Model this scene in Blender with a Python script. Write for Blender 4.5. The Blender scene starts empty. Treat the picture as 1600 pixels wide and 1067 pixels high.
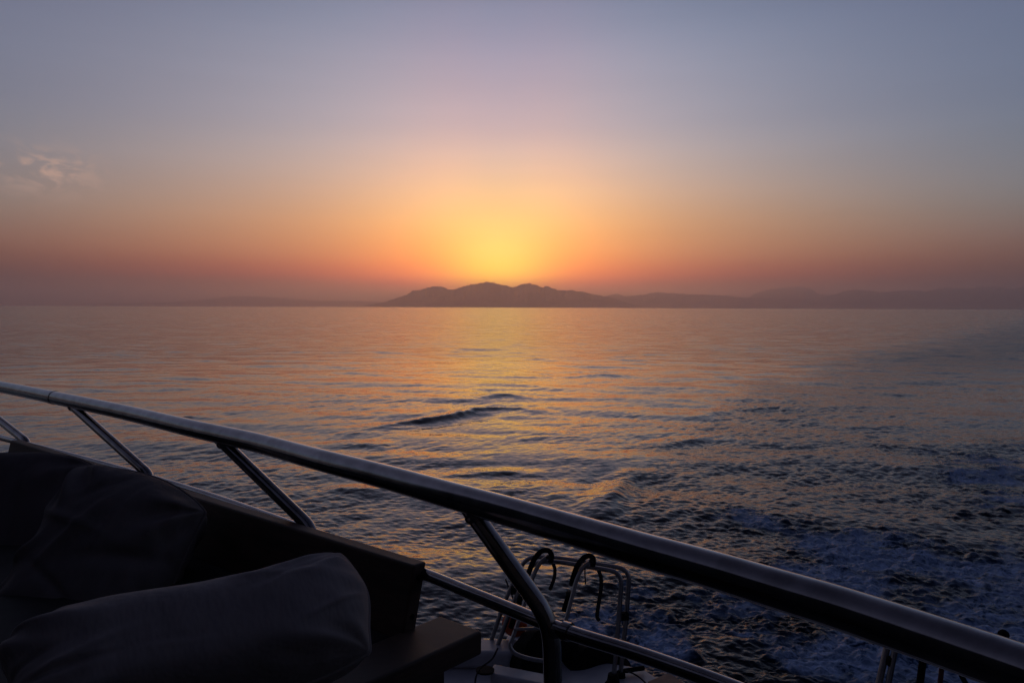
import bpy, math, random
import numpy as np
from mathutils import Vector, Matrix

random.seed(7)
R = math.radians
SC = bpy.context.scene
COL = SC.collection

# ------------------------------------------------------------ camera
CZ = 4.4                       # eye height above the water
F = 1244.0                     # focal length in pixels of a 1600 px wide picture
PITCH = math.atan(53.5 / F)
ROLL = R(0.21)
cam_d = bpy.data.cameras.new("camera")
cam_d.sensor_width = 36.0
cam_d.lens = 36.0 * F / 1600.0
cam_d.clip_start = 0.05
cam_d.clip_end = 400000.0
cam = bpy.data.objects.new("camera", cam_d)
COL.objects.link(cam)
cam.matrix_world = (Matrix.Translation((0, 0, CZ)) @ Matrix.Rotation(R(90) - PITCH, 4, 'X')
                    @ Matrix.Rotation(ROLL, 4, 'Z'))
SC.camera = cam
CR = cam.matrix_world.to_3x3()


def ray(px, py):
    return (CR @ Vector(((px - 800) / F, (533.5 - py) / F, -1.0)))


def P(px, py, d):
    """point seen at a pixel at forward distance d"""
    r = ray(px, py)
    return Vector((0, 0, CZ)) + r * (d / r.y)


def PZ(px, py, z):
    """point seen at a pixel on the level z below the eye"""
    r = ray(px, py)
    return Vector((0, 0, CZ)) + r * (z / r.z)


# ------------------------------------------------------------ sky
SUN_AZ = math.atan((778 - 800) / F)      # to the right of +Y
SUN_EL = R(0.9)
w = bpy.data.worlds.new("World")
SC.world = w
w.use_nodes = True
nt = w.node_tree
nt.nodes.clear()


def srgb(c):
    out = []
    for v in c:
        v = v / 255.0
        out.append(v / 12.92 if v <= 0.04045 else ((v + 0.055) / 1.055) ** 2.4)
    return out


class G:
    """small helper for writing node graphs"""
    def __init__(s, t): s.t = t

    def n(s, typ, **kw):
        nd = s.t.nodes.new(typ)
        for k, v in kw.items(): setattr(nd, k, v)
        return nd

    def put(s, sock, v):
        if isinstance(v, bpy.types.NodeSocket): s.t.links.new(v, sock)
        elif v is not None: sock.default_value = v

    def m(s, op, a, b=None, c=None, clamp=False):
        nd = s.n('ShaderNodeMath', operation=op, use_clamp=clamp)
        for i, v in enumerate((a, b, c)): s.put(nd.inputs[i], v)
        return nd.outputs[0]

    def v(s, op, a, b=None, scale=None):
        nd = s.n('ShaderNodeVectorMath', operation=op)
        s.put(nd.inputs[0], a)
        if b is not None: s.put(nd.inputs[1], b)
        if scale is not None: s.put(nd.inputs['Scale'], scale)
        return nd.outputs['Value'] if op in ('DOT_PRODUCT', 'LENGTH', 'DISTANCE') else nd.outputs[0]

    def mix(s, f, a, b, mode='MIX'):
        nd = s.n('ShaderNodeMix', data_type='RGBA', blend_type=mode)
        s.put(nd.inputs[0], f)
        for sock, v in ((nd.inputs[6], a), (nd.inputs[7], b)):
            if isinstance(v, (tuple, list)): v = (*v[:3], 1)
            s.put(sock, v)
        return nd.outputs[2]

    def ramp(s, f, stops, interp='LINEAR'):
        nd = s.n('ShaderNodeValToRGB')
        cr = nd.color_ramp
        cr.interpolation = interp
        while len(cr.elements) < len(stops): cr.elements.new(0.5)
        for e, (p, c) in zip(cr.elements, stops): e.position = p
        for e, (p, c) in zip(cr.elements, stops):
            e.color = (*c, 1) if hasattr(c, '__len__') else (c, c, c, 1)
        s.put(nd.inputs[0], f)
        return nd.outputs[0]

    def noise(s, vec, scale, detail=3.0, rough=0.55, dist=0.0, col=False, lac=2.0):
        nd = s.n('ShaderNodeTexNoise')
        s.put(nd.inputs['Vector'], vec)
        nd.inputs['Scale'].default_value = scale
        nd.inputs['Detail'].default_value = detail
        nd.inputs['Roughness'].default_value = rough
        nd.inputs['Lacunarity'].default_value = lac
        nd.inputs['Distortion'].default_value = dist
        return nd.outputs[1 if col else 0]

    def smooth(s, x, lo, hi, a=0.0, b=1.0):
        nd = s.n('ShaderNodeMapRange', interpolation_type='SMOOTHSTEP')
        for k, v in zip((0, 1, 2, 3, 4), (x, lo, hi, a, b)): s.put(nd.inputs[k], v)
        return nd.outputs[0]

    def sep(s, vec):
        nd = s.n('ShaderNodeSeparateXYZ')
        s.put(nd.inputs[0], vec)
        return nd.outputs

    def comb(s, x, y, z):
        nd = s.n('ShaderNodeCombineXYZ')
        for i, q in enumerate((x, y, z)): s.put(nd.inputs[i], q)
        return nd.outputs[0]


g = G(nt)
tc = g.n('ShaderNodeTexCoord')
dirv = g.v('NORMALIZE', tc.outputs['Generated'])
dx, dy, dz = g.sep(dirv)
el = g.m('DEGREES', g.m('ARCSINE', g.m('MAXIMUM', dz, 0.0)))
az = g.m('DEGREES', g.m('ARCTAN2', dx, dy))
azd = g.m('ABSOLUTE', g.m('SUBTRACT', az, math.degrees(SUN_AZ)))
fac = g.m('SQRT', g.m('DIVIDE', el, 90.0))


def stops(rows):
    return [(math.sqrt(e / 90.0), srgb(c)) for e, c in rows]


# radiance of the sky by elevation (degrees) towards the dawn, 17 and 30 degrees beside it, and behind
SKY = [(0.0, [2.6195, 1.1002, 0.03], [1.9634, 0.0154, 0.012], [0.2669, 0.012, 0.012], [0.012, 0.012, 0.012]), (1.61, [3.6381, 1.528, 0.03], [2.1816, 0.0205, 0.012], [0.2966, 0.012, 0.012], [0.012, 0.012, 0.012]), (2.3, [3.95, 2.1551, 0.012], [3.9299, 0.6149, 0.012], [0.8792, 0.012, 0.012], [0.012, 0.0422, 0.012]), (3.68, [2.5835, 1.4923, 0.1926], [2.6312, 0.7857, 0.012], [1.0913, 0.4196, 0.1435], [0.1715, 0.081, 0.0629]), (5.97, [1.5878, 0.9442, 0.2467], [1.7394, 0.933, 0.2623], [1.0173, 0.5093, 0.1929], [0.1651, 0.2057, 0.2089]), (8.23, [1.1491, 0.7364, 0.3698], [1.367, 0.7901, 0.3885], [0.8281, 0.5749, 0.3992], [0.1585, 0.2049, 0.2517]), (10.47, [0.8988, 0.6503, 0.5193], [0.9788, 0.6512, 0.4941], [0.6652, 0.566, 0.518], [0.138, 0.1919, 0.26]), (12.68, [0.6316, 0.5032, 0.5331], [0.6644, 0.5128, 0.5273], [0.5027, 0.4962, 0.551], [0.1351, 0.1789, 0.264]), (16.99, [0.3952, 0.3836, 0.5078], [0.4192, 0.38, 0.489], [0.3617, 0.4008, 0.5079], [0.1278, 0.1694, 0.2649]), (20.7, [0.2452, 0.2945, 0.4268], [0.264, 0.295, 0.4282], [0.2008, 0.279, 0.408], [0.125, 0.14, 0.228])]  #SKYLINE
SKYK = 4.0


def column(k):
    st = [(math.sqrt(row[0] / 90.0), [v / SKYK for v in row[1 + k]]) for row in SKY]
    st += [(math.sqrt(e / 90.0), [v / SKYK for v in srgb(c)]) for e, c in ((32, (84, 88, 112)), (45, (52, 55, 76)), (60, (34, 36, 53)), (90, (24, 26, 41)))]
    return g.v('SCALE', g.ramp(fac, st, 'B_SPLINE'), scale=SKYK)


core, shoulder, mid, edge = column(0), column(1), column(2), column(3)
back = g.ramp(fac, [(math.sqrt(e / 90.0), srgb(c)) for e, c in ((0, (60, 58, 74)), (4, (70, 68, 86)), (12, (62, 62, 78)), (25, (54, 57, 76)), (50, (36, 38, 56)), (90, (24, 26, 41)))], 'B_SPLINE')


def gauss(x, s):
    return g.m('EXPONENT', g.m('MULTIPLY', g.m('POWER', g.m('DIVIDE', x, s), 2.0), -1.0))


wb = g.smooth(azd, 40.0, 130.0)
c = g.mix(gauss(azd, 24.0), edge, mid)
c = g.mix(gauss(azd, 8.5), c, shoulder)
c = g.mix(gauss(azd, 3.5), c, core)
c = g.mix(wb, c, back)
# the right half of the sky is a little bluer than the left
side = g.smooth(az, -34.0, 34.0)
c = g.mix(1.0, c, g.mix(side, (1.06, 1.0, 0.99), (0.90, 0.95, 1.0)), 'MULTIPLY')
lay = g.noise(g.comb(g.m('MULTIPLY', az, 0.035), g.m('MULTIPLY', el, 0.55), 2.3), 1.0, 4.0, 0.6)
c = g.v('SCALE', c, scale=g.m('ADD', 1.0, g.m('MULTIPLY', g.m('SUBTRACT', lay, 0.5), 0.10)))
# thin wisp of cirrus low on the left
cdir = ray(72, 268).normalized()
rgt = Vector((0, 0, 1)).cross(cdir).normalized() * -1
upv = rgt.cross(cdir).normalized()
cu = g.m('MULTIPLY', g.v('DOT_PRODUCT', dirv, tuple(rgt)), F)
cv = g.m('MULTIPLY', g.v('DOT_PRODUCT', dirv, tuple(upv)), F)
cn = g.noise(g.comb(g.m('ADD', g.m('MULTIPLY', cu, 0.017), g.m('MULTIPLY', cv, 0.012)), g.m('MULTIPLY', cv, 0.035), 3.7), 1.0, 4.0, 0.55, 1.6)
cmask = g.m('MULTIPLY', gauss(cu, 58.0), gauss(cv, 26.0))
cir = g.m('MULTIPLY', g.m('MULTIPLY', g.smooth(cn, 0.44, 0.64), cmask), 0.9)
c = g.mix(cir, c, srgb((205, 172, 155)))
# physical sky underneath, added lightly
sky = g.n('ShaderNodeTexSky', sky_type='NISHITA')
sky.sun_disc = False
sky.sun_elevation = SUN_EL
sky.sun_rotation = SUN_AZ
sky.dust_density = 4.0
c = g.mix(0.004, c, sky.outputs[0])
bg = g.n('ShaderNodeBackground')
g.put(bg.inputs[0], c)
bg.inputs[1].default_value = 1.0
wo = g.n('ShaderNodeOutputWorld')
nt.links.new(bg.outputs[0], wo.inputs[0])

# the sun itself is still behind the ridge
sl = bpy.data.lights.new("sun", 'SUN')
sl.energy = 0.5
sl.angle = R(0.5)
sl.color = (1.0, 0.55, 0.28)
so = bpy.data.objects.new("sun", sl)
COL.objects.link(so)
sdir = Vector((math.sin(SUN_AZ) * math.cos(SUN_EL), math.cos(SUN_AZ) * math.cos(SUN_EL), math.sin(SUN_EL)))
so.rotation_euler = sdir.to_track_quat('Z', 'Y').to_euler()
so.location = (0, 0, 30)

SC.view_settings.view_transform = 'Standard'
SC.view_settings.look = 'None'
SC.view_settings.exposure = 0.0
SC.view_settings.gamma = 1.0
SC.view_settings.use_curve_mapping = False
SC.cycles.max_bounces = 8
SC.cycles.volume_bounces = 1


# ------------------------------------------------------------ helpers
def mat(name):
    m = bpy.data.materials.new(name)
    m.use_nodes = True
    gg = G(m.node_tree)
    b = m.node_tree.nodes['Principled BSDF']
    return m, gg, b


def simple(name, col, rough=0.5, metal=0.0, nscale=8.0, var=0.25, bump=0.0, bscale=40.0, stretch=(1, 1, 1), spec=0.5, rvar=0.0):
    """principled material with procedural mottling and fine bump"""
    m, gg, b = mat(name)
    t = gg.n('ShaderNodeTexCoord')
    mp = gg.n('ShaderNodeMapping')
    mp.inputs['Scale'].default_value = stretch
    gg.put(mp.inputs[0], t.outputs['Object'])
    n1 = gg.noise(mp.outputs[0], nscale, 5.0, 0.6)
    k = gg.smooth(n1, 0.3, 0.7)
    lo = [x * (1 - var) for x in col]
    hi = [x * (1 + var) for x in col]
    gg.put(b.inputs['Base Color'], gg.mix(k, lo, hi))
    gg.put(b.inputs['Roughness'], gg.m('ADD', gg.m('MULTIPLY', n1, rvar), rough - rvar * 0.5))
    b.inputs['Metallic'].default_value = metal
    b.inputs['Specular IOR Level'].default_value = spec
    if bump > 0:
        bp = gg.n('ShaderNodeBump')
        bp.inputs['Strength'].default_value = 0.6
        bp.inputs['Distance'].default_value = bump
        gg.put(bp.inputs['Height'], gg.noise(mp.outputs[0], bscale, 4.0, 0.6))
        gg.put(b.inputs['Normal'], bp.outputs[0])
    return m


def link_mesh(name, verts, faces, m, parent=None, smooth=True):
    me = bpy.data.meshes.new(name)
    me.from_pydata([tuple(v) for v in verts], [], faces)
    me.validate()
    me.update()
    if smooth: me.polygons.foreach_set('use_smooth', [True] * len(me.polygons))
    me.materials.append(m)
    o = bpy.data.objects.new(name, me)
    COL.objects.link(o)
    if parent is not None:
        o.parent = parent
    return o


def empty(name, loc, label, cat, group=None):
    o = bpy.data.objects.new(name, None)
    COL.objects.link(o)
    o.location = loc
    tag(o, label, cat, group)
    return o


def tag(o, label, cat, group=None):
    o['label'] = label
    o['category'] = cat
    if group: o['group'] = group
    return o


def child(o, parent):
    """parent, keeping the child where it stands (mesh data are in world space)"""
    o.parent = parent
    p, off = parent, Vector((0, 0, 0))
    while p is not None:
        off += p.location
        p = p.parent
    o.location = Vector(o.location) - off
    return o


class MB:
    def __init__(s): s.v, s.f = [], []

    def add(s, verts, faces):
        n = len(s.v)
        s.v += [Vector(q) for q in verts]
        s.f += [tuple(i + n for i in f) for f in faces]

    def tube(s, pts, r, n=16, cap=True):
        pts = [Vector(p) for p in pts]
        rr = r if hasattr(r, '__len__') else [r] * len(pts)
        t0 = (pts[1] - pts[0]).normalized()
        ref = Vector((0, 0, 1)) if abs(t0.z) < 0.9 else Vector((1, 0, 0))
        u = t0.cross(ref).normalized()
        vs, fs = [], []
        for i, p in enumerate(pts):
            a = pts[max(i - 1, 0)]
            b = pts[min(i + 1, len(pts) - 1)]
            t = (b - a).normalized()
            u = (u - t * u.dot(t)).normalized()
            w_ = t.cross(u)
            for k in range(n):
                th = 2 * math.pi * k / n
                vs.append(p + (u * math.cos(th) + w_ * math.sin(th)) * rr[i])
        for i in range(len(pts) - 1):
            for k in range(n):
                k2 = (k + 1) % n
                fs.append((i * n + k, i * n + k2, (i + 1) * n + k2, (i + 1) * n + k))
        if cap:
            fs.append(tuple(range(n - 1, -1, -1)))
            fs.append(tuple(range((len(pts) - 1) * n, len(pts) * n)))
        s.add(vs, fs)
        return s

    def prism(s, poly, z0, z1):
        """level polygon (list of xy) between two heights"""
        n = len(poly)
        vs = [(x, y, z0) for x, y in poly] + [(x, y, z1) for x, y in poly]
        fs = [tuple(range(n - 1, -1, -1)), tuple(range(n, 2 * n))]
        for i in range(n):
            j = (i + 1) % n
            fs.append((i, j, n + j, n + i))
        s.add(vs, fs)
        return s

    def box(s, o, a, b, c):
        """box from corner o along three edge vectors"""
        o, a, b, c = map(Vector, (o, a, b, c))
        vs = [o, o + a, o + a + b, o + b, o + c, o + a + c, o + a + b + c, o + b + c]
        s.add(vs, [(0, 3, 2, 1), (4, 5, 6, 7), (0, 1, 5, 4), (1, 2, 6, 5), (2, 3, 7, 6), (3, 0, 4, 7)])
        return s

    def build(s, name, m, parent=None, smooth=True, bevel=0.0, seg=3, sub=0):
        o = link_mesh(name, s.v, s.f, m, None, smooth)
        import bmesh
        bm = bmesh.new()
        bm.from_mesh(o.data)
        bmesh.ops.recalc_face_normals(bm, faces=bm.faces)
        bm.to_mesh(o.data)
        bm.free()
        if bevel > 0:
            md = o.modifiers.new('bevel', 'BEVEL')
            md.width = bevel
            md.segments = seg
            md.limit_method = 'ANGLE'
        if sub:
            md = o.modifiers.new('sub', 'SUBSURF')
            md.levels = md.render_levels = sub
        if smooth and bevel == 0 and not sub:
            md = o.modifiers.new('split', 'EDGE_SPLIT')
            md.split_angle = R(50)
        # put the origin where the thing stands
        c0 = sum((Vector(q) for q in s.v), Vector()) / max(1, len(s.v))
        c0.z = min(q.z for q in s.v)
        o.data.transform(Matrix.Translation(-c0))
        o.location = c0
        if parent is not None: child(o, parent)
        return o


def curve(pts, n=12):
    """Catmull-Rom through the points"""
    pts = [Vector(p) for p in pts]
    q = [pts[0] * 2 - pts[1]] + pts + [pts[-1] * 2 - pts[-2]]
    out = []
    for i in range(1, len(q) - 2):
        a, b, c_, d = q[i - 1:i + 3]
        for k in range(n):
            t = k / n
            out.append(0.5 * ((2 * b) + (c_ - a) * t + (2 * a - 5 * b + 4 * c_ - d) * t * t + (-a + 3 * b - 3 * c_ + d) * t ** 3))
    out.append(pts[-1])
    return out


def fillet(pts, r, n=6):
    """polyline with its inner corners rounded"""
    pts = [Vector(p) for p in pts]
    out = [pts[0]]
    for i in range(1, len(pts) - 1):
        a, b, c_ = pts[i - 1], pts[i], pts[i + 1]
        d1, d2 = (a - b), (c_ - b)
        rr = min(r, d1.length * 0.45, d2.length * 0.45)
        p1, p2 = b + d1.normalized() * rr, b + d2.normalized() * rr
        for k in range(n + 1):
            t = k / n
            out.append(p1 * (1 - t) ** 2 + b * 2 * t * (1 - t) + p2 * t * t)
    out.append(pts[-1])
    return out


# ------------------------------------------------------------ sea
def tile(N, L, spec, seed):
    rng = np.random.default_rng(seed)
    k1 = np.fft.fftfreq(N, L / N) * 2 * np.pi
    kx, ky = np.meshgrid(k1, k1, indexing='ij')
    k = np.hypot(kx, ky)
    k[0, 0] = 1e9
    A = spec(kx, ky, k)
    H = A * (rng.normal(size=(N, N)) + 1j * rng.normal(size=(N, N)))
    h = np.fft.ifft2(H)
    dxx = np.fft.ifft2(1j * kx / k * H)
    dyy = np.fft.ifft2(1j * ky / k * H)
    sl_ = np.sqrt((np.real(np.fft.ifft2(1j * kx * H)) ** 2 + np.real(np.fft.ifft2(1j * ky * H)) ** 2).mean())
    return [np.real(a) / sl_ for a in (h, dxx, dyy)]      # unit rms slope


def sample(T, L, x, y):
    N = T.shape[0]
    u = np.mod(x / L, 1.0) * N
    v = np.mod(y / L, 1.0) * N
    i0 = np.floor(u).astype(np.int64) % N
    j0 = np.floor(v).astype(np.int64) % N
    fu, fv = u - np.floor(u), v - np.floor(v)
    i1, j1 = (i0 + 1) % N, (j0 + 1) % N
    return (T[i0, j0] * (1 - fu) * (1 - fv) + T[i1, j0] * fu * (1 - fv) + T[i0, j1] * (1 - fu) * fv + T[i1, j1] * fu * fv)


def sea_spec(lmin, lmax, power, theta, spread, iso=0.08):
    k0, k1 = 2 * np.pi / lmax, 2 * np.pi / lmin

    def f(kx, ky, k):
        cs = (kx * math.sin(theta) + ky * math.cos(theta)) / k
        d = np.abs(cs) ** spread + iso
        return k ** (-power) * d * np.exp(-(k0 / k) ** 2) * np.exp(-(k / k1) ** 2)
    return f


def sst(x, a, b):
    t = np.clip((x - a) / (b - a), 0, 1)
    return t * t * (3 - 2 * t)


TA = tile(512, 70.0, sea_spec(0.9, 7.0, 2.4, R(12), 2.0), 1)
TB = tile(512, 19.0, sea_spec(0.12, 1.35, 1.75, R(-14), 1.5, 0.14), 2)
TC = tile(512, 6.1, sea_spec(0.05, 0.45, 2.0, R(25), 1.0, 0.3), 3)
TN = tile(512, 40.0, lambda kx, ky, k: k ** -2.0 * np.exp(-(2 * np.pi / 9.0 / k) ** 2), 4)[0]
TN = TN / TN.std()
TF = tile(512, 12.0, lambda kx, ky, k: k ** -2.0 * np.exp(-(2 * np.pi / 1.6 / k) ** 2), 5)[0]
TF = TF / TF.std()


def rot(x, y, a):
    return x * math.cos(a) - y * math.sin(a), x * math.sin(a) + y * math.cos(a)


EXTRA = [  # crests thrown out by the boat: pixel line on the water, height, half-width
    ([(560, 672), (640, 661), (700, 653), (745, 643), (775, 640), (815, 640), (850, 646)], 0.155, 0.42),
    ([(948, 812), (958, 782), (972, 756), (988, 742), (1004, 732)], 0.11, 0.30),
    ([(1020, 702), (1050, 694), (1080, 688), (1110, 690)], 0.08, 0.4),
    ([(500, 700), (560, 696), (620, 700)], 0.08, 0.5),
    ([(690, 745), (780, 738), (860, 741)], 0.07, 0.4),
    ([(510, 760), (560, 768), (620, 762)], 0.07, 0.4),
    ([(230, 655), (290, 652), (350, 655)], 0.08, 0.5),
    ([(745, 623), (790, 619), (820, 624)], 0.10, 0.5),
    ([(1080, 655), (1150, 640), (1200, 640)], 0.07, 0.5),
    ([(880, 590), (940, 586), (990, 590)], 0.08, 0.7),
]


def seg_dist(x, y, pts):
    """distance to a polyline, signed side, and position along it 0..1"""
    best = np.full(x.shape, 1e9)
    sgn = np.zeros_like(x)
    pos = np.zeros_like(x)
    L = [0]
    for a, b in zip(pts[:-1], pts[1:]): L.append(L[-1] + math.hypot(b[0] - a[0], b[1] - a[1]))
    for i, (a, b) in enumerate(zip(pts[:-1], pts[1:])):
        ex, ey = b[0] - a[0], b[1] - a[1]
        l2 = ex * ex + ey * ey
        t = np.clip(((x - a[0]) * ex + (y - a[1]) * ey) / l2, 0, 1)
        qx, qy = x - a[0] - t * ex, y - a[1] - t * ey
        d = np.hypot(qx, qy)
        s = np.sign(ex * qy - ey * qx)
        m = d < best
        best = np.where(m, d, best)
        sgn = np.where(m, s, sgn)
        pos = np.where(m, (L[i] + t * math.sqrt(l2)) / L[-1], pos)
    return best, sgn, pos


def masks(x, y):
    """foam cover and chop of the wake, laid out on the water"""
    yy = np.maximum(y, 1.0)
    px = 800 + F * x / yy
    py = 480 + F * CZ / yy
    n1 = sample(TN, 40.0, x, y)
    n2 = sample(TF, 12.0, x, y)
    bound = np.interp(py, [485, 530, 560, 620, 700, 800, 900, 1067], [1570, 1370, 1220, 1070, 975, 930, 850, 780])
    wdt = np.interp(py, [485, 600, 800, 1067], [200, 170, 90, 120])
    chop = sst(px + n1 * 28, bound, bound + wdt)
    chop = chop * (1 - 0.45 * sst(px, bound + 260, bound + 520) * sst(-py, -720, -600))
    foam = np.zeros_like(x)

    def blob(cx, cy, sx, sy, a, rotd=0.0):
        u, v = px - cx, py - cy
        th = R(rotd)
        u, v = u * math.cos(th) + v * math.sin(th), -u * math.sin(th) + v * math.cos(th)
        return a * np.exp(-(u / sx) ** 2 - (v / sy) ** 2)
    for b in [(1560, 745, 95, 40, 0.75, 14), (1310, 757, 95, 20, 0.6, 4), (1180, 812, 90, 26, 0.6, 8),
              (1400, 850, 200, 55, 0.75, 5), (1600, 930, 200, 110, 0.85, 0), (1160, 880, 60, 40, 0.35, 20),
              (1300, 930, 170, 60, 0.62, 10), (1040, 1030, 80, 60, 1.15, 20), (1180, 960, 110, 40, 0.6, 10),
              (1330, 1040, 190, 60, 1.05, 0), (960, 960, 70, 35, 0.45, 20), (1150, 1100, 200, 80, 0.9, 0), (1600, 1060, 200, 80, 0.9, 0),
              (1500, 800, 150, 28, 0.55, 8), (1590, 700, 80, 14, 0.45, 10), (1000, 930, 60, 20, 0.4, 20), (1420, 700, 150, 10, 0.3, 3),
              (920, 1010, 60, 40, 0.6, 0)]:
        foam = np.maximum(foam, blob(*b))
    foam = foam + n1 * 0.20 * np.clip(foam * 3, 0, 1) + n2 * 0.09 * np.clip(foam * 3, 0, 1)
    return np.clip(chop, 0, 1), np.clip(foam, 0, 1.2)


def sea_height(X, Y, dr):
    """height and sideways shift of the water surface; waves finer than the grid fade out"""
    r = np.hypot(X, Y)
    chop, foam = masks(X, Y)
    xa, ya = rot(X, Y, 0.35)
    xb, yb = rot(X + 3.1, Y, -0.6)
    fa = 1 - sst(dr, 1.0, 4.0)
    fb = 1 - sst(dr, 0.25, 1.2)
    fc = 1 - sst(dr, 0.03, 0.12)
    patch = 1 + 0.28 * sample(TN, 40.0, X * 0.5, Y * 0.4)
    aa, ab, ac = 0.036 * fa * (1 + 0.3 * chop), 0.066 * fb * patch * (1 + 0.7 * chop) * (1 - 0.5 * foam), 0.085 * fc * patch * (1 + 0.3 * chop) * (1 - 0.5 * foam)
    h = aa * sample(TA[0], 70.0, X, Y) + ab * sample(TB[0], 19.0, xb * 1.0, yb) + ac * sample(TC[0], 6.1, xa, ya)
    ox = aa * sample(TA[1], 70.0, X, Y)
    oy = aa * sample(TA[2], 70.0, X, Y)
    bx, by = rot(sample(TB[1], 19.0, xb, yb), sample(TB[2], 19.0, xb, yb), 0.6)
    ox, oy = ox + ab * bx, oy + ab * by
    for pl, hh, wd in EXTRA:
        pts = []
        for a in pl:
            q = PZ(a[0], a[1], -CZ)
            pts.append((q.x, q.y))
        pts = [(v.x, v.y) for v in curve([(a_, b_, 0) for a_, b_ in pts], 6)]
        # work in the neighbourhood only
        cx = np.array([p[0] for p in pts]); cy = np.array([p[1] for p in pts])
        m = (X > cx.min() - 5) & (X < cx.max() + 5) & (Y > cy.min() - 6) & (Y < cy.max() + 6)
        d, s, t = seg_dist(X[m], Y[m], pts)
        wob = 1 + 0.07 * sample(TF, 12.0, X[m], Y[m])
        side_ = s * d
        prof = np.where(side_ > 0, np.exp(-(side_ / (wd * 1.7)) ** 2), np.exp(-(side_ / (wd * 0.8)) ** 2))
        prof -= 0.35 * np.exp(-((np.abs(side_) - wd * 2.6) / (wd * 1.1)) ** 2)
        h[m] += hh * prof * np.sin(np.pi * np.clip(t, 0.0, 1.0)) ** 0.8 * wob
    # churned water of the wake
    tb = np.abs(sample(TF, 12.0, X * 1.3 + 5, Y * 1.3)) 
    tb2 = np.abs(sample(TF, 12.0, X * 3.1 + 2, Y * 3.1))
    near = 1 - sst(dr, 0.15, 0.8)
    h += np.clip(foam, 0, 1) * near * (0.035 * (tb - 0.7) + 0.006 * (tb2 - 0.7))
    return h, ox, oy, chop, foam


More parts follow.
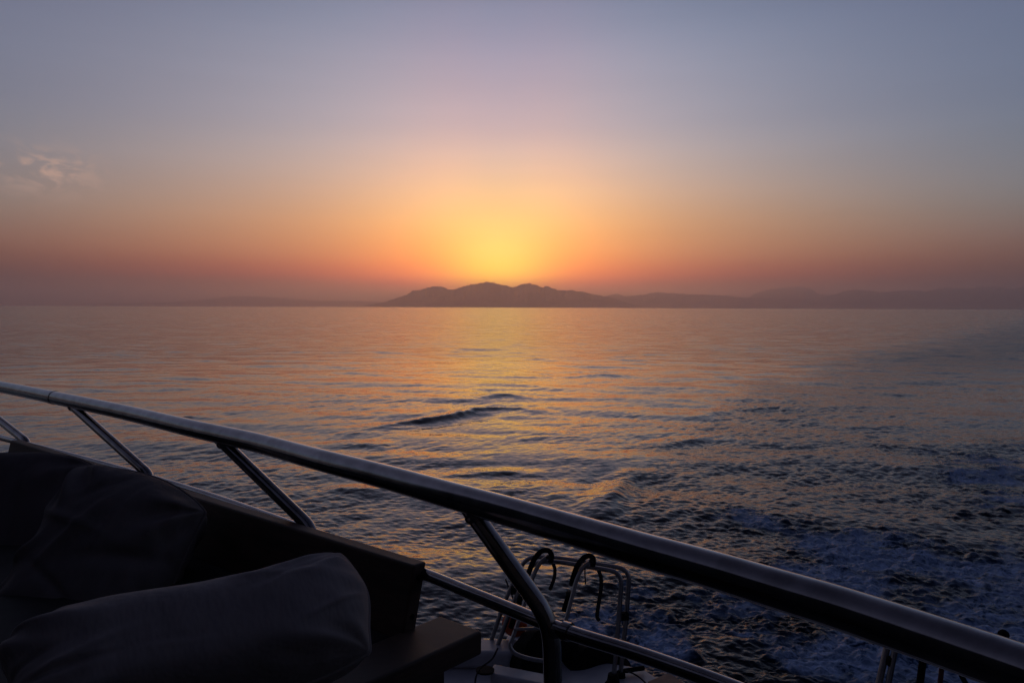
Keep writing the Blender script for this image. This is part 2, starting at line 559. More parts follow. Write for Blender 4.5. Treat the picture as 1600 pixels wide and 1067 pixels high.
def make_sea():
    ncol = 1040
    a_in = np.linspace(R(-37), R(37), ncol)
    a_l = np.linspace(R(-180), R(-37.6), 70)
    a_r = np.linspace(R(37.6), R(180), 70)
    ang_ = np.concatenate([a_l, a_in, a_r])
    # rows evenly spaced as seen from the deck, then out to the far horizon
    ys = np.linspace(1120, 484, 860)
    rr = F * CZ / (ys - 480.0)
    far = np.geomspace(rr[-1] * 1.12, 90000, 34)
    near_ = np.linspace(0.05, rr[0] * 0.985, 16)
    rad = np.concatenate([near_, rr, far])
    Rr, Aa = np.meshgrid(rad, ang_, indexing='ij')
    X, Y = Rr * np.sin(Aa), Rr * np.cos(Aa)
    dr = np.gradient(rad)[:, None] * np.ones_like(Aa)
    side = np.abs(Aa) > R(37.3)
    dr = np.where(side, np.maximum(dr, Rr * R(2)), dr)
    h, ox, oy, chop, foam = sea_height(X, Y, dr)
    X2, Y2 = X - 0.9 * ox, Y - 0.9 * oy
    nr, nc = X.shape
    co = np.stack([X2, Y2, h], -1).reshape(-1, 3)
    idx = np.arange(nr * nc).reshape(nr, nc)
    q = np.stack([idx[:-1, :-1], idx[:-1, 1:], idx[1:, 1:], idx[1:, :-1]], -1).reshape(-1, 4)[:, ::-1]
    me = bpy.data.meshes.new('sea')
    me.vertices.add(len(co))
    me.vertices.foreach_set('co', co.ravel())
    me.loops.add(q.size)
    me.loops.foreach_set('vertex_index', q.ravel().astype(np.int32))
    me.polygons.add(len(q))
    me.polygons.foreach_set('loop_start', (np.arange(len(q)) * 4).astype(np.int32))
    me.polygons.foreach_set('use_smooth', np.ones(len(q), dtype=bool))
    me.update(calc_edges=True)
    for nm, arr in (('chop', chop), ('foam', foam), ('ripple', sst(dr, 0.05, 0.9)), ('swell', sst(dr, 0.7, 4.0))):
        at = me.attributes.new(nm, 'FLOAT', 'POINT')
        at.data.foreach_set('value', arr.ravel().astype(np.float32))
    o = bpy.data.objects.new('sea', me)
    COL.objects.link(o)
    o['kind'] = 'structure'
    # --- water surface
    m, gg, b = mat('sea_water')
    t = gg.n('ShaderNodeTexCoord').outputs['Object']
    chop_ = gg.n('ShaderNodeAttribute', attribute_name='chop').outputs['Fac']
    foam_ = gg.n('ShaderNodeAttribute', attribute_name='foam').outputs['Fac']
    rip = gg.n('ShaderNodeAttribute', attribute_name='ripple').outputs['Fac']
    geo = gg.n('ShaderNodeNewGeometry')

    def slopes(scale, stretch, rotz, detail, rough):
        mp = gg.n('ShaderNodeMapping')
        mp.inputs['Rotation'].default_value = (0, 0, rotz)
        mp.inputs['Scale'].default_value = stretch
        gg.put(mp.inputs[0], t)
        nn = gg.noise(mp.outputs[0], scale, detail, rough, col=True)
        return gg.v('SUBTRACT', nn, (0.5, 0.5, 0.5))
    s1 = slopes(0.8, (0.45, 1.0, 1), R(12), 3.0, 0.62)      # metre-long wavelets, for the far water
    s2 = slopes(8.0, (0.6, 1.0, 1), R(-20), 4.0, 0.6)        # capillary ripple everywhere
    s0 = slopes(0.035, (0.5, 1.0, 1), R(5), 2.0, 0.5)        # gusts
    gust = gg.m('ADD', 1.0, gg.m('MULTIPLY', gg.sep(s0)[0], 1.6))
    k1 = gg.m('MULTIPLY', gg.m('MULTIPLY', rip, gust), gg.m('ADD', 0.33, gg.m('MULTIPLY', chop_, 0.5)))
    k2 = gg.m('MULTIPLY', gust, gg.m('ADD', 0.20, gg.m('MULTIPLY', chop_, 0.40)))
    sl1 = gg.v('SCALE', s1, scale=k1)
    sl2 = gg.v('SCALE', s2, scale=k2)
    swl = gg.n('ShaderNodeAttribute', attribute_name='swell').outputs['Fac']
    s3 = slopes(0.30, (0.6, 1.0, 1), R(-8), 2.0, 0.6)       # longer wavelets where the mesh is too coarse for them
    sl2 = gg.v('ADD', sl2, gg.v('SCALE', s3, scale=gg.m('MULTIPLY', swl, 0.26)))
    sv = gg.v('MULTIPLY', gg.v('ADD', sl1, sl2), (0.75, 1.0, 0.0))
    nrm = gg.v('NORMALIZE', gg.v('ADD', geo.outputs['Normal'], sv))
    gg.put(b.inputs['Normal'], nrm)
    # --- foam lace
    wv = gg.noise(t, 1.1, 4.0, 0.6, col=True)
    tw = gg.v('ADD', gg.v('MULTIPLY', t, (0.8, 1.25, 1.0)), gg.v('SCALE', gg.v('SUBTRACT', wv, (0.5, 0.5, 0.5)), scale=1.9))
    f1 = gg.noise(tw, 0.95, 6.0, 0.55)
    cover = gg.noise(tw, 0.55, 5.0, 0.6)

    def filament(n_, k_):
        return gg.m('SUBTRACT', 1.0, gg.m('MULTIPLY', gg.m('ABSOLUTE', gg.m('SUBTRACT', n_, 0.5)), k_), clamp=True)

    def cells(scale, width):
        vo = gg.n('ShaderNodeTexVoronoi', feature='DISTANCE_TO_EDGE')
        gg.put(vo.inputs['Vector'], tw)
        vo.inputs['Scale'].default_value = scale
        return gg.m('SUBTRACT', 1.0, gg.m('DIVIDE', vo.outputs['Distance'], width), clamp=True)
    f2 = gg.noise(tw, 2.9, 5.0, 0.55)
    fil = gg.m('MAXIMUM', filament(f1, 17.0), gg.m('MULTIPLY', filament(f2, 12.0), 0.7))
    fil = gg.m('MAXIMUM', fil, gg.m('MULTIPLY', gg.m('MAXIMUM', cells(0.9, 0.09), cells(2.1, 0.11)), 0.7))
    pres = gg.smooth(gg.m('ADD', cover, gg.m('MULTIPLY', foam_, 0.50)), 0.70, 0.96)
    dense = gg.smooth(gg.m('ADD', gg.m('ADD', gg.m('MULTIPLY', cover, 0.6), gg.m('MULTIPLY', f2, 0.4)), gg.m('MULTIPLY', foam_, 0.42)), 0.84, 1.02)
    ff = gg.m('MAXIMUM', gg.m('MULTIPLY', fil, pres), gg.m('MULTIPLY', dense, 0.4))
    ff = gg.m('MULTIPLY', ff, gg.smooth(foam_, 0.05, 0.35))
    deep = srgb((4, 16, 30))
    aer = srgb((34, 78, 118))
    body = gg.mix(gg.m('MULTIPLY', gg.smooth(foam_, 0.25, 1.0), gg.smooth(cover, 0.3, 0.62)), deep, aer)
    gg.put(b.inputs['Base Color'], gg.mix(ff, body, (0.40, 0.55, 0.82)))
    gg.put(b.inputs['Roughness'], gg.m('ADD', gg.m('ADD', 0.06, gg.m('ADD', gg.m('MULTIPLY', rip, 0.10), gg.m('MULTIPLY', chop_, 0.10))), gg.m('MULTIPLY', ff, 0.5)))
    gg.put(b.inputs['Specular IOR Level'], gg.m('SUBTRACT', 0.33, gg.m('ADD', gg.m('MULTIPLY', gg.smooth(foam_, 0.1, 0.7), 0.17), gg.m('MULTIPLY', chop_, 0.08))))
    b.inputs['IOR'].default_value = 1.333
    me.materials.append(m)


make_sea()


# ------------------------------------------------------------ far mountains
def ridge_range(name, prof, dist, depth, seed, rough):
    """a mountain range that stands at its own distance, with slopes, spurs and a back side"""
    rng = np.random.default_rng(seed)
    pxs = np.arange(prof[0][0], prof[-1][0] + 0.1, 0.8)
    yy = np.interp(pxs, [p[0] for p in prof], [p[1] for p in prof])
    hor = 480 + (pxs - 800) * math.tan(ROLL)
    hh = np.maximum(hor - yy, 0) / F * dist + CZ

    def fr(n, octs, base):
        x = np.linspace(0, 1, n)
        s = np.zeros(n)
        for o_ in range(octs):
            m = max(4, int(base * 2 ** o_))
            s += np.interp(x, np.linspace(0, 1, m), rng.normal(size=m)) / 1.7 ** o_
        return s
    n = len(pxs)
    X = (pxs - 800) / F * dist
    rows = 15
    V = np.zeros((rows, n, 3))
    for j in range(rows):
        t = (j - rows // 2) / (rows // 2)          # -1 front foot, 0 crest, 1 back foot
        prof_t = (1 - abs(t)) ** 1.25
        V[j, :, 0] = X * (1 + t * depth / dist) + fr(n, 3, n / 14) * depth * 0.01
        V[j, :, 1] = dist + t * depth + (0 if j in (0, rows - 1) else 1) * fr(n, 3, n / 22) * depth * 0.03
        spur = 1 + 0.16 * fr(n, 4, n / 16) * min(1, abs(t) * 4)
        V[j, :, 2] = hh * prof_t * np.clip(spur, 0.4, 1.5) * (0.93 if t < 0 else 1)
        if t == 0: V[j, :, 2] = hh * (1 + 0.020 * rough * fr(n, 3, n / 5))
    V[0, :, 2] = V[-1, :, 2] = -5
    idx = np.arange(rows * n).reshape(rows, n)
    q = np.stack([idx[:-1, :-1], idx[:-1, 1:], idx[1:, 1:], idx[1:, :-1]], -1).reshape(-1, 4)
    o = link_mesh(name, V.reshape(-1, 3), [tuple(int(i) for i in f) for f in q], ROCK, smooth=False)
    o['kind'] = 'structure'
    return o


ROCK = simple('desert_rock', (0.27, 0.21, 0.21), 0.9, nscale=0.002, var=0.3)
ridge_range('mountain_range', [(540, 481), (575, 477), (600, 472), (615, 467), (632, 461), (640, 458), (648, 454.5), (660, 451.5), (672, 448.5), (684, 447.3),
                               (692, 449), (700, 452.7), (712, 452), (722, 448), (735, 445), (748, 442), (758, 441), (770, 442), (780, 444.5),
                               (790, 446.5), (802, 449.5), (812, 445), (822, 443), (828, 442), (840, 446), (848, 449.5), (852, 447.5), (858, 449),
                               (868, 452.8), (880, 454), (895, 454.5), (915, 457.5), (935, 461), (950, 464), (970, 470), (1000, 478), (1015, 482)], 21000, 1800, 11, 1.0)
ridge_range('mountain_range', [(900, 481), (930, 468), (950, 462), (963, 458.5), (975, 462.5), (990, 462), (1005, 460.5), (1028, 457), (1045, 458), (1070, 459.5), (1110, 461),
                               (1140, 463), (1165, 465), (1200, 466), (1240, 467), (1280, 466), (1300, 461), (1319, 454.5), (1337, 452.5), (1375, 457), (1401, 454.5),
                               (1424, 453.5), (1442, 456), (1461, 451), (1480, 449), (1517, 451.5), (1532, 447.5), (1555, 448.5), (1581, 451.5), (1610, 446),
                               (1680, 452), (1760, 448), (1850, 455), (2000, 480)], 28000, 2000, 12, 0.7)
ridge_range('mountain_range', [(1130, 481), (1165, 466), (1184, 456), (1202, 451), (1225, 450), (1247, 447.5), (1262, 450), (1274, 458),
                               (1300, 463), (1350, 470), (1400, 481)], 33000, 2200, 13, 0.6)
ridge_range('mountain_range', [(-60, 480), (100, 476), (250, 473), (333, 467), (360, 463), (407, 463.5), (446, 466), (484, 469), (542, 470), (600, 472),
                               (640, 481)], 36000, 2200, 14, 0.5)

# haze: one closed box of even air
m = bpy.data.materials.new('haze')
m.use_nodes = True
m.node_tree.nodes.clear()
pv = m.node_tree.nodes.new('ShaderNodeVolumePrincipled')
pv.inputs['Color'].default_value = (1.0, 0.80, 0.78, 1)
pv.inputs['Density'].default_value = 7.0e-5
pv.inputs['Anisotropy'].default_value = 0.8
mo = m.node_tree.nodes.new('ShaderNodeOutputMaterial')
m.node_tree.links.new(pv.outputs[0], mo.inputs['Volume'])
hz = MB().box((-70000, -30000, -8), (140000, 0, 0), (0, 125000, 0), (0, 0, 958)).build('haze', m, smooth=False)
hz.modifiers.clear()
hz['kind'] = 'stuff'

# ------------------------------------------------------------ materials of the boat
STEEL = simple('polished_steel', (0.30, 0.30, 0.305), 0.13, 1.0, nscale=20, var=0.2, bump=0.00008, bscale=30, rvar=0.12)
TUBE = simple('brushed_steel', (0.30, 0.30, 0.31), 0.3, 1.0, nscale=30, var=0.1, rvar=0.1)
WOOD = simple('teak_wood', (0.055, 0.032, 0.023), 0.6, nscale=6, var=0.45, bump=0.001, bscale=30, stretch=(1, 1, 6), rvar=0.2)
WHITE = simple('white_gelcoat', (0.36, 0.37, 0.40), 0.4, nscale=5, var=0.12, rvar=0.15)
DARKP = simple('dark_deck_paint', (0.05, 0.05, 0.055), 0.6, nscale=5, var=0.2)
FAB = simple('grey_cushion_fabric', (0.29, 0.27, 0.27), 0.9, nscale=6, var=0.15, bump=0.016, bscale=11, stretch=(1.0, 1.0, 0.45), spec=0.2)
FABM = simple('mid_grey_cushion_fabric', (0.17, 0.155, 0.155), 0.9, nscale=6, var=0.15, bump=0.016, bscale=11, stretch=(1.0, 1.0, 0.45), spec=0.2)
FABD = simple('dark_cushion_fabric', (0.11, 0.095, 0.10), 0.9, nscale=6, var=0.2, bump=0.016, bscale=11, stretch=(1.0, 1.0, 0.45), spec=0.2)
MATT = simple('black_mattress_vinyl', (0.02, 0.02, 0.022), 0.7, nscale=9, var=0.2, spec=0.3)
RUB = simple('black_rubber', (0.006, 0.006, 0.007), 0.85, nscale=20, var=0.3, bump=0.001, bscale=60, spec=0.15)
ORA = simple('orange_plastic', (0.50, 0.07, 0.02), 0.5, nscale=9, var=0.2)
DRED = simple('faded_red_paint', (0.08, 0.025, 0.025), 0.5, nscale=9, var=0.2)
TAN = simple('weathered_wood', (0.28, 0.17, 0.11), 0.7, nscale=9, var=0.3)
ROPE = simple('dark_rope', (0.02, 0.02, 0.022), 0.85, nscale=60, var=0.4)

# ------------------------------------------------------------ upper deck railing
ZT, ZL = -0.35, -0.56
top_px = [(-260, 566), (-120, 583), (0, 604), (100, 624), (200, 645), (300, 669), (400, 691), (500, 718), (600, 744), (700, 772), (800, 800), (900, 829),
          (1000, 858), (1100, 886), (1200, 916), (1300, 946), (1400, 979), (1500, 1013), (1600, 1048), (1760, 1108), (1950, 1185)]
TOPC = [PZ(a, b, ZT) for a, b in top_px]
low_px = [(-260, 622), (-120, 651), (0, 683), (100, 709), (220, 742), (330, 776), (450, 818), (560, 858), (665, 897), (760, 936), (880, 984), (1000, 1022),
          (1150, 1076), (1300, 1140), (1500, 1235), (1760, 1350)]
LOWC = [PZ(a, b, ZL) for a, b in low_px]


def on(pts, pxs, px):
    """point of a rail above a pixel column"""
    xs = [p[0] for p in pxs]
    i = max(k for k in range(len(xs) - 1) if xs[k] <= px)
    t = (px - xs[i]) / (xs[i + 1] - xs[i])
    return pts[i].lerp(pts[i + 1], t)


DECK = CZ - 1.12
rail = empty('deck_railing', (TOPC[10].x, TOPC[10].y, DECK), 'polished steel tube railing round the edge of the upper deck', 'railing')
MB().tube(curve(TOPC, 8), 0.0255, 32).build('handrail', STEEL, rail)
MB().tube(curve(LOWC, 8), 0.0128, 24).build('lower_rail', STEEL, rail)
j0 = on(TOPC, top_px, 82)
j1 = on(TOPC, top_px, 88)
MB().tube([j0, j1], 0.0268, 24).build('rail_joint', STEEL, rail)
for tp, lp in ((-75, 52), (112, 243), (345, 500), (733, 868)):
    a = on(TOPC, top_px, tp)
    b_ = on(LOWC, low_px, lp)
    a = a + Vector((0, 0, -0.012))
    foot = b_ + Vector((0.012, 0.0, -0.56))
    pts = fillet([a, b_ + (a - b_) * 0.04, foot], 0.045, 8)
    s_ = MB().tube(pts, 0.0165, 24).build('stanchion', STEEL, rail)
    MB().tube([a + (b_ - a).normalized() * t_ for t_ in (0.012, 0.018, 0.024, 0.030)], [0.0165, 0.0195, 0.0195, 0.0165], 20).build('weld_bead', STEEL, s_)
    MB().tube([b_ + Vector((0, 0, 0.0)), b_ - Vector((0, 0, 0.014))], [0.0185, 0.0170], 20).build('weld_bead', STEEL, s_)
    fl = foot
    MB().tube([fl + Vector((0, 0, -0.0)), fl + Vector((0, 0, 0.012))], 0.045, 24).build('base_flange', STEEL, s_)
# weld collar where the lower rail leaves the post
c1 = on(LOWC, low_px, 880)
c2 = on(LOWC, low_px, 892)
MB().tube([c1, c2], 0.0162, 20).build('weld_collar', STEEL, rail)

# ------------------------------------------------------------ bench
def W(x, y, z): return Vector((x, y, CZ + z))


A2 = Vector((-0.757, 0.654, 0))        # along the bench, away from the end
B2 = Vector((-0.654, -0.757, 0))       # inboard
ZS = -0.66                             # seat level
e0 = PZ(667, 877, -0.535)
e1 = PZ(35, 687, -0.535)
al = (e1 - e0)
al.z = 0
A2 = al.normalized()
B2 = Vector((A2.y, -A2.x, 0))
if B2.y > 0: B2 = -B2
Ln = al.length + 0.02
bench = empty('wooden_bench', (e0 + A2 * 1.0 + B2 * 0.5).to_tuple()[:2] + (DECK,), 'dark wooden bench with a low backrest board along the railing', 'bench')
lean = B2 * 0.035
th = B2 * 0.036
hB = 0.15
# backrest board, leaning outboard at its top
o0 = e0 + lean - Vector((0, 0, hB))
MB().box(o0, A2 * Ln, th, Vector((0, 0, hB)) - lean).build('backrest', WOOD, bench, False, 0.005)
for tz in (0.028, 0.105):
    q = e0 - Vector((0, 0, tz)) + lean * (tz / hB) + B2 * 0.018
    MB().tube([q - A2 * 0.0015, q + A2 * 0.003], 0.006, 14).build('bolt_cap', RUB, bench)
# end plank running inboard
pw = 0.125
pl0 = e0 - Vector((0, 0, hB - 0.022)) + Vector((0, 0, -0.005)) - B2 * 0.05 + A2 * 0.012
plank_top = pl0.z
MB().box(pl0 - Vector((0, 0, 0.05)), -A2 * pw, B2 * 1.25, Vector((0, 0, 0.05))).build('end_plank', WOOD, bench, False, 0.006)
# seat platform with mattress
sp0 = e0 + B2 * 0.0 + A2 * 0.02
sp0.z = CZ + ZS - 0.16
MB().box(sp0, A2 * (Ln + 0.5), B2 * 1.2, Vector((0, 0, 0.06))).build('seat_board', WOOD, bench, False, 0.004)
mt0 = sp0 + Vector((0, 0, 0.062)) + A2 * 0.005 + B2 * 0.03
MB().box(mt0, A2 * (Ln + 0.45), B2 * 1.12, Vector((0, 0, 0.075))).build('mattress', MATT, bench, False, 0.02, 4)
# front and end panels down to the deck
fp = sp0 + B2 * 1.17 - Vector((0, 0, 0))
MB().box(Vector((fp.x, fp.y, DECK)), A2 * (Ln + 0.5), B2 * 0.03, Vector((0, 0, sp0.z - DECK - 0.002))).build('front_panel', WOOD, bench, False, 0.003)
ep = pl0 - A2 * 0.045 + B2 * 0.06
MB().box(Vector((ep.x, ep.y, DECK)), -A2 * 0.03, B2 * 1.1, Vector((0, 0, plank_top - 0.052 - DECK))).build('end_panel', WOOD, bench, False, 0.003)


# ------------------------------------------------------------ cushions
def cushion(name, wd, ht, tk, seed, m, label, seam_drop=0.0, wr=1.0, sag=0.0):
    """stuffed cushion standing in its own x (width) / z (height) plane, front towards -y"""
    rng = np.random.default_rng(seed)
    n = 84
    verts, faces = [], []
    u = np.linspace(-1, 1, n)
    # outline: sides pulled in between the corners
    ph = rng.uniform(0, 6.28, 12)
    folds = [(rng.uniform(-1, 1), rng.uniform(-1, 1), rng.uniform(0, 3.14), rng.uniform(0.035, 0.08), rng.uniform(0.2, 0.55), rng.uniform(-1, 1)) for _ in range(16)]

    def pt(a, b, s):
        x = a * (1 - 0.04 * (1 - b * b)) 
        z = b * (1 - 0.03 * (1 - a * a))
        # soft corners
        k = (a * a * b * b) ** 2
        x *= 1 - 0.075 * k
        z *= 1 - 0.075 * k
        t = max(0.0, (1 - abs(a) ** 4.5)) ** 0.5 * max(0.0, (1 - abs(b) ** 4.5)) ** 0.5
        y = -s * t * tk
        # wrinkles run from the corners and pucker along the seam
        f = 0
        for cx, cz, an, sg, ln, am in folds:
            p = (a - cx) * math.cos(an) + (b - cz) * math.sin(an)
            q = -(a - cx) * math.sin(an) + (b - cz) * math.cos(an)
            f += am * math.exp(-(p / ln) ** 2 - (q / sg) ** 2)
        edge_ = (max(abs(a), abs(b))) ** 6
        f += 0.5 * edge_ * math.sin(14 * (a + b) + ph[0] + 3 * math.sin(5 * a + ph[1])) * (1 - edge_ * 0.3)
        for q0, (ca, cb) in enumerate(((1, 1), (-1, 1), (1, -1), (-1, -1))):
            dd = math.hypot(a - ca, b - cb)
            an = math.atan2(b - cb, a - ca)
            f += 0.9 * math.exp(-((dd - 0.35) / 0.33) ** 2) * math.sin(9 * an + ph[q0 + 2] + dd * 2)
        y += -s * f * 0.0105 * wr * min(1, t * 2.2)
        z_ = z * ht / 2 + 0.012 * math.sin(3 * a + ph[7]) - sag * ht * (1 - b) * 0.0
        x_ = x * wd / 2 + 0.008 * math.sin(4 * b + ph[8])
        # weight settles into the lower half
        y *= 1 - 0.12 * b
        return Vector((x_, y, z_))
    idx = {}
    for s in (1, -1):
        for i in range(n):
            for j in range(n):
                bd = i in (0, n - 1) or j in (0, n - 1)
                key = (0 if bd else s, i, j)
                if key not in idx:
                    idx[key] = len(verts)
                    # spread grid lines towards the seam
                    a = math.sin(u[i] * math.pi / 2) if True else u[i]
                    b = math.sin(u[j] * math.pi / 2)
                    verts.append(pt(a, b, s))
        for i in range(n - 1):
            for j in range(n - 1):
                q = [(i, j), (i + 1, j), (i + 1, j + 1), (i, j + 1)]
                q = [idx[(0 if (c[0] in (0, n - 1) or c[1] in (0, n - 1)) else s, *c)] for c in q]
                faces.append(tuple(q if s == 1 else q[::-1]))
    o = link_mesh(name, verts, faces, m)
    tag(o, label, 'cushion', 'loose cushions on the bench')
    # piping sewn along the seam
    ring = []
    for i in range(n): ring.append(pt(math.sin(u[i] * math.pi / 2), -1, 1))
    for j in range(1, n): ring.append(pt(1, math.sin(u[j] * math.pi / 2), 1))
    for i in range(n - 2, -1, -1): ring.append(pt(math.sin(u[i] * math.pi / 2), 1, 1))
    for j in range(n - 2, 0, -1): ring.append(pt(-1, math.sin(u[j] * math.pi / 2), 1))
    pr = [ring[0]]
    for q in ring[1:]:
        if (q - pr[-1]).length > 0.004: pr.append(q)
    mb = MB().tube(pr + [pr[0]], 0.004, 6)
    p = link_mesh('piping', mb.v, mb.f, m)
    p.parent = o
    return o


def place(o, c, ex, ez):
    """centre, width direction and height direction"""
    ex = ex.normalized()
    ez = (ez - ex * ez.dot(ex)).normalized()
    ey = ez.cross(ex)
    M = Matrix((ex, ey, ez)).transposed().to_4x4()
    o.matrix_world = Matrix.Translation(c) @ M


def cushion_from(name, tl, tr, bl, thick, seed, m, label, wr=1.0):
    """tl, tr, bl: corners of the cushion in space"""
    ex, ez = tr - tl, tl - bl
    c0 = (tr + bl) / 2
    o = cushion(name, ex.length, ez.length, thick, seed, m, label, wr=wr)
    place(o, c0, ex, ez)
    return o


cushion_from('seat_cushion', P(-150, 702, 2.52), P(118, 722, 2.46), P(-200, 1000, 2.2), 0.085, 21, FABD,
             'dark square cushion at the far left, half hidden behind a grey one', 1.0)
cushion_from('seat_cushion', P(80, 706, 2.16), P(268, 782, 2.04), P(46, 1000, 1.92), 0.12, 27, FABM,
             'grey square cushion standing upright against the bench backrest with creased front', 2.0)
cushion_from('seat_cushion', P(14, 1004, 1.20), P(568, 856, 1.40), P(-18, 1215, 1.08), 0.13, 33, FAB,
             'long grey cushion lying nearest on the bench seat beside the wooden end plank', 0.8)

# ------------------------------------------------------------ boat
boat = empty('motor_boat', (0, -6, 0), 'white motor boat seen from its upper deck with the stern platform below', 'boat')
# upper deck: edge follows the railing
edge_pts = [(p.x, p.y) for p in curve(LOWC, 3)]
edge_out = []
for i, (x, y) in enumerate(edge_pts):
    edge_out.append((x + 0.05, y + 0.05))
deck_poly = [(-9.0, -14)] + [(-9.0, 7.5), (-6.5, 7.0)] + edge_out + [(edge_out[-1][0] + 0.6, -1.2), (3.6, -4), (3.6, -14)]
# keep the deck inside what the bench and the railing cover
deck_poly = [(-6.2, -14), (-6.2, 4.3), (-4.6, 4.6), (-3.4, 4.2)] + edge_out + [(edge_out[-1][0] + 0.9, -1.2), (4.0, -4), (4.0, -14)]
MB().prism(deck_poly, DECK - 0.14, DECK).build('upper_deck', DARKP, boat, False)
# unseen superstructure behind and to the left, added to darken the rail's reflections
MB().box((-6.0, -13, DECK + 0.002), (9.8, 0, 0), (0, 11.0, 0), (0, 0, 2.9)).build('unseen_deckhouse', DARKP, boat, False, 0.05)
MB().box((-6.1, -1.99, DECK + 0.002), (2.5, 0, 0), (0, 4.3, 0), (0, 0, 2.9)).build('unseen_side_cabin', DARKP, boat, False, 0.05)  # unseen dark wall, placed to keep the left-hand sky out of the handrail
MB().box((-6.3, -13.2, DECK + 2.906), (10.3, 0, 0), (0, 11.6, 0), (0, 0, 0.09)).build('unseen_roof', DARKP, boat, False, 0.02)
# stern platform just above the water and transom below it
D0 = 5.6


def S(px, py, d=D0): return P(px, py, d)


ZP = S(960, 1062, 5.5).z
pa = [PZ(700, 1012, ZP - CZ), PZ(1003, 1042, ZP - CZ), PZ(1050, 1072, ZP - CZ)]
stern_poly = [(-6.0, -10), (-6.0, 5.0), (-2.4, 6.3), (pa[0].x, pa[0].y), (0.45, pa[0].y - 0.15), (pa[1].x, pa[1].y), (pa[2].x, pa[2].y), (2.1, 4.0), (3.0, 2.5), (3.4, -10)]
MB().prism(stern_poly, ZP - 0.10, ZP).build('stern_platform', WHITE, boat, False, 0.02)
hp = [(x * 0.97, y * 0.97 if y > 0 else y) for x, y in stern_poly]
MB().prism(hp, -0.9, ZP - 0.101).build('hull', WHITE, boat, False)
# wooden step plank at the platform's edge
s0, s1 = PZ(1012, 1064, ZP + 0.05 - CZ), PZ(1045, 1050, ZP + 0.05 - CZ)
MB().box(s0 - Vector((0, 0, 0.05)), s1 - s0, Vector((0.25, -0.5, 0)), Vector((0, 0, 0.05))).build('step_plank', TAN, boat, False, 0.005)
# bulwark corner and coaming on the port side
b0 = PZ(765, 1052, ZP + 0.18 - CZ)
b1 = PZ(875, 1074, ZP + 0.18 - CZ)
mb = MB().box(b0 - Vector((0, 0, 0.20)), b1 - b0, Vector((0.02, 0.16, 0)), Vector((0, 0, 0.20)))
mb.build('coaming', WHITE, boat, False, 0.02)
q0 = P(742, 1018, 5.75)
mb = MB().box(Vector((q0.x - 0.35, q0.y - 0.1, ZP + 0.001)), (0.62, 0, 0), (0.06, 0.25, 0), (0, 0, q0.z - ZP + 0.04))
mb.build('bulwark', WHITE, boat, False, 0.03)
q1 = P(806, 1010, 6.1)
MB().box(Vector((q1.x - 0.09, q1.y, ZP + 0.001)), (0.15, -0.03, 0), (0.04, 0.2, 0), (0, 0, q1.z - ZP + 0.03)).build('deck_box', WHITE, boat, False, 0.015)
# round fairlead hatch on the coaming
hq = PZ(758, 1048, ZP + 0.185 - CZ)
MB().tube([hq, hq + Vector((0, 0, 0.012))], 0.062, 24).build('hatch_ring', RUB, boat)


# ------------------------------------------------------------ ladder frame on the stern
def lathe(mb, axis_pts, radii, n=24):
    return mb.tube(axis_pts, radii, n)


frm = empty('ladder_frame', (S(975, 1060, 5.5).x, 5.6, ZP), 'tall twin hooped steel tube frame standing on the stern platform', 'ladder frame')
rt = 0.0165
outer = [S(760, 1022, 5.9), S(790, 935, 5.86), S(822, 869, 5.82), S(870, 871, 5.75), S(984, 889, 5.6), S(979, 960, 5.6), S(968, 1066, 5.55)]
inner = [S(772, 1024, 5.8), S(800, 945, 5.76), S(833, 877, 5.72), S(872, 877, 5.67), S(972, 894, 5.5), S(967, 965, 5.5), S(958, 1068, 5.45)]
MB().tube(fillet(outer, 0.09), rt, 14).build('outer_hoop', TUBE, frm)
MB().tube(fillet(inner, 0.09), rt, 14).build('inner_hoop', TUBE, frm)
for a_, b__ in ((S(967, 962, 5.5), S(981, 962, 5.6)), (S(799, 922, 5.76), S(812, 922, 5.86))):
    MB().box(a_ - Vector((0.004, 0.02, 0.028)), (b__ - a_) * 1.0 + Vector((0.01, 0, 0)), (0, 0.04, 0), (0, 0, 0.056)).build('clamp', RUB, frm, False, 0.006)
MB().tube([S(958, 1052, 5.45), S(958, 1071, 5.45)], [0.035, 0.05], 20).build('foot_boot', RUB, frm)
MB().tube([S(970, 1050, 5.55), S(970, 1064, 5.55)], [0.03, 0.04], 20).build('foot_boot', RUB, frm)

lad = empty('swim_ladder', (S(835, 1030, 5.5).x, 5.5, ZP), 'folded swim ladder with black padded hooks hung on the tube frame', 'ladder')
lf = [(862, 869), (852, 872), (842, 882), (832, 903), (822, 935), (811, 968), (801, 996), (797, 1006), (803, 1019), (822, 1027), (848, 1032), (860, 1030), (867, 1016)]
lr = [(930, 878), (920, 879), (909, 889), (901, 905), (893, 935), (885, 965), (876, 992), (867, 1016)]
lpt = [S(a, b, 5.62 - 0.0015 * (b - 869)) for a, b in lf]
rpt = [S(a, b, 5.52 - 0.0015 * (b - 869)) for a, b in lr]
MB().tube(curve(lpt + rpt[::-1], 6), 0.0145, 12).build('side_tube', TUBE, lad)
MB().tube([lpt[6] + Vector((0.01, 0, 0.06)), rpt[6] + Vector((0, 0, 0.055))], 0.011, 10).build('rung', TUBE, lad)
for pxs, dd in (([(860, 878), (862, 868), (857, 860), (846, 861), (835, 873), (826, 895), (818, 920), (808, 950), (798, 980)], 5.6),
                ([(926, 884), (927, 873), (921, 868), (911, 872), (902, 884), (896, 900), (893, 913)], 5.5),
                ([(890, 924), (886, 938), (881, 954)], 5.5)):
    MB().tube(curve([S(a, b, dd) for a, b in pxs], 5), 0.019, 12).build('padding_sleeve', RUB, lad)
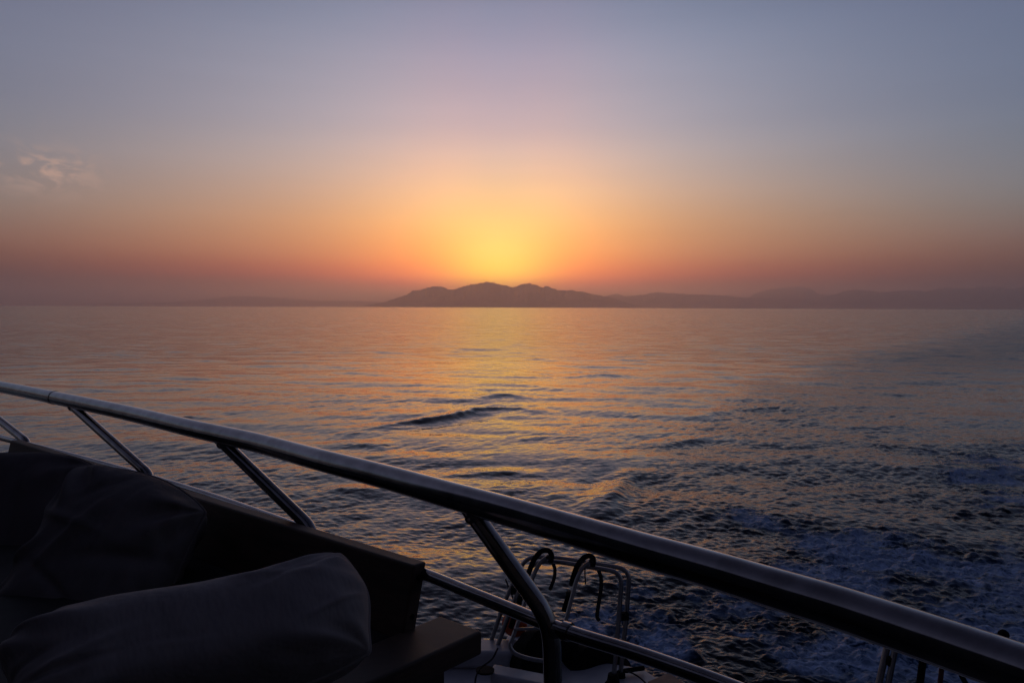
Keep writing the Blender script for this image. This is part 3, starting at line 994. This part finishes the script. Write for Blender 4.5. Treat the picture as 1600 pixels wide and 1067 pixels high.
for a_, b_, dd in ((858, 870, 5.6), (821, 908, 5.6), (925, 876, 5.5), (894, 912, 5.5), (889, 926, 5.5), (909, 876, 5.5)):
    q = S(a_, b_, dd)
    MB().tube([q - Vector((0, 0, 0.012)), q, q + Vector((0, 0, 0.012))], [0.019, 0.023, 0.019], 12).build('lashing', ROPE, lad)
for pxs, dd, r_ in (([(864, 880), (867, 889), (866, 902), (862, 914), (859, 921)], 5.6, 0.013),
                    ([(935, 890), (939, 902), (939, 920), (935, 945), (933, 962), (936, 969)], 5.5, 0.014),
                    ([(914, 884), (914, 898), (915, 912)], 5.5, 0.005)):
    MB().tube(curve([S(a, b, dd) for a, b in pxs], 5), r_, 10).build('strap', ROPE, lad)

# second frame at the right edge of the stern
fr2 = empty('ladder_frame', (S(1395, 1067, 4.6).x, 4.6, ZP), 'steel tube frame half hidden below the handrail on the right', 'ladder frame')
D2 = 4.4
hoop = fillet([S(1352, 1160, D2), S(1392, 985, D2), S(1575, 1040, D2 - 0.1), S(1560, 1230, D2 - 0.1)], 0.06)
MB().tube(hoop, 0.0185, 14).build('outer_hoop', TUBE, fr2)
hoop = fillet([S(1369, 1162, D2 - .03), S(1403, 992, D2 - .03), S(1590, 1050, D2 - 0.2), S(1575, 1240, D2 - 0.2)], 0.06)
MB().tube(hoop, 0.0165, 14).build('inner_hoop', TUBE, fr2)
MB().tube([S(1455, 1190, D2), S(1475, 1012, D2)], 0.0135, 12).build('side_bar', DRED, fr2)
MB().tube([S(1423, 1180, D2), S(1446, 1000, D2)], 0.02, 12).build('padding_sleeve', RUB, fr2)
MB().tube(curve([S(1480, 1010, D2 - .2), S(1504, 1058, D2 - .2), S(1520, 1085, D2 - .2)]), 0.014, 12).build('brace', RUB, fr2)
MB().box(S(1388, 1032, D2 - .02) - Vector((0.01, 0.02, 0.025)), (0.035, 0, 0), (0, 0.04, 0), (0, 0, 0.05)).build('clamp', RUB, fr2, False, 0.006)
# small dark knob seen just over the handrail
kn = S(1568, 991, 3.4)
mb = MB().tube([kn - Vector((0, 0, 1.55)), kn - Vector((0, 0, 0.02))], 0.012, 12)
ko = mb.build('flag_socket', TUBE)
tag(ko, 'thin post with a small dark round knob just above the handrail far right', 'post')
hgt = [(-0.022, 0.012), (-0.012, 0.02), (0.0, 0.024), (0.012, 0.02), (0.02, 0.01), (0.023, 0.002)]
kk = MB().tube([kn + Vector((0, 0, a)) for a, _ in hgt], [b for _, b in hgt], 16).build('knob', RUB)
child(kk, ko)

# ------------------------------------------------------------ gear on the stern platform
bq = S(804, 974, 5.95)
n_ = 20
mb = MB()
mb.tube([bq + Vector((0.02 * t, t * 0.055, 0.0)) for t in (-1, -0.8, -0.3, 0.3, 0.8, 1)], [0.03, 0.07, 0.096, 0.096, 0.07, 0.03], 28)
bo = mb.build('marker_buoy', ORA)
tag(bo, 'round orange buoy hung behind the ladder at the stern', 'buoy')
cr = MB().tube(curve([bq + Vector((0.0, 0, 0.09)), bq + Vector((-0.015, 0, 0.2)), S(790, 905, 5.85)]), 0.006, 8).build('cord', ROPE)
child(cr, bo)


def tyre(c0, ax, r0, r1, label):
    """thick black tyre with tread blocks standing on edge"""
    ax = ax.normalized()
    u_ = ax.cross(Vector((0, 0, 1))).normalized()
    v_ = u_.cross(ax).normalized()
    prof = [(-0.09, r0), (-0.115, r0 + 0.05), (-0.12, (r0 + r1) / 2), (-0.11, r1 - 0.05), (-0.085, r1 - 0.008), (-0.03, r1), (0.03, r1), (0.085, r1 - 0.008),
            (0.11, r1 - 0.05), (0.12, (r0 + r1) / 2), (0.115, r0 + 0.05), (0.09, r0)]
    N = 64
    vs, fs = [], []
    for i in range(N):
        th_ = 2 * math.pi * i / N
        dr_ = u_ * math.cos(th_) + v_ * math.sin(th_)
        for w_, r_ in prof:
            rr_ = r_ + (0.008 if (i % 4 < 2 and r_ > r1 - 0.06) else 0)
            vs.append(c0 + ax * w_ + dr_ * rr_)
    k = len(prof)
    for i in range(N):
        for j in range(k):
            fs.append((i * k + j, ((i + 1) % N) * k + j, ((i + 1) % N) * k + (j + 1) % k, i * k + (j + 1) % k))
    mb = MB()
    mb.add(vs, fs)
    o = mb.build('tyre_fender', RUB)
    tag(o, label, 'fender', 'black tyre fenders on the stern')
    return o


tyre(S(858, 1046, 5.75), Vector((0.55, -0.75, 0.35)), 0.11, 0.31, 'large black rounded tyre fender behind the ladder hoop, left of the post')
tyre(S(930, 1066, 5.8), Vector((0.45, -0.85, 0.25)), 0.11, 0.29, 'large black rounded tyre fender right of the post beside the tube frame')
# white rounded fender behind the left tyre
wq = S(817, 1003, 6.25)
mb = MB().tube([wq + Vector((0.11 * t, 0.03 * t, 0.0)) for t in (-1, -0.85, -0.4, 0.4, 0.85, 1)], [0.02, 0.06, 0.085, 0.085, 0.06, 0.02], 24)
tag(mb.build('boat_fender', WHITE), 'smooth white sausage fender beyond the white deck box', 'fender')
# cables trailing over the platform
for k, (pl, lab) in enumerate((([(778, 1012), (768, 1030), (752, 1042), (744, 1056), (741, 1080)], 'dark cable hanging down the white bulwark below the bench plank'),
                               ([(975, 1046), (990, 1052), (1002, 1060), (1012, 1070)], 'dark cable trailing over the white platform right of the frame'))):
    ob = MB().tube(curve([P(a, b, 5.35 if k else 5.2) for a, b in pl], 6), 0.006, 8).build('cable', ROPE)
    tag(ob, lab, 'cable')
ob = MB().tube(curve([PZ(a, b, ZP + 0.03 - CZ) for a, b in ((948, 1068), (965, 1051), (985, 1046), (1006, 1043))], 6), 0.017, 12).build('boat_hook', RUB)
tag(ob, 'short black pole lying across the white stern platform', 'pole')
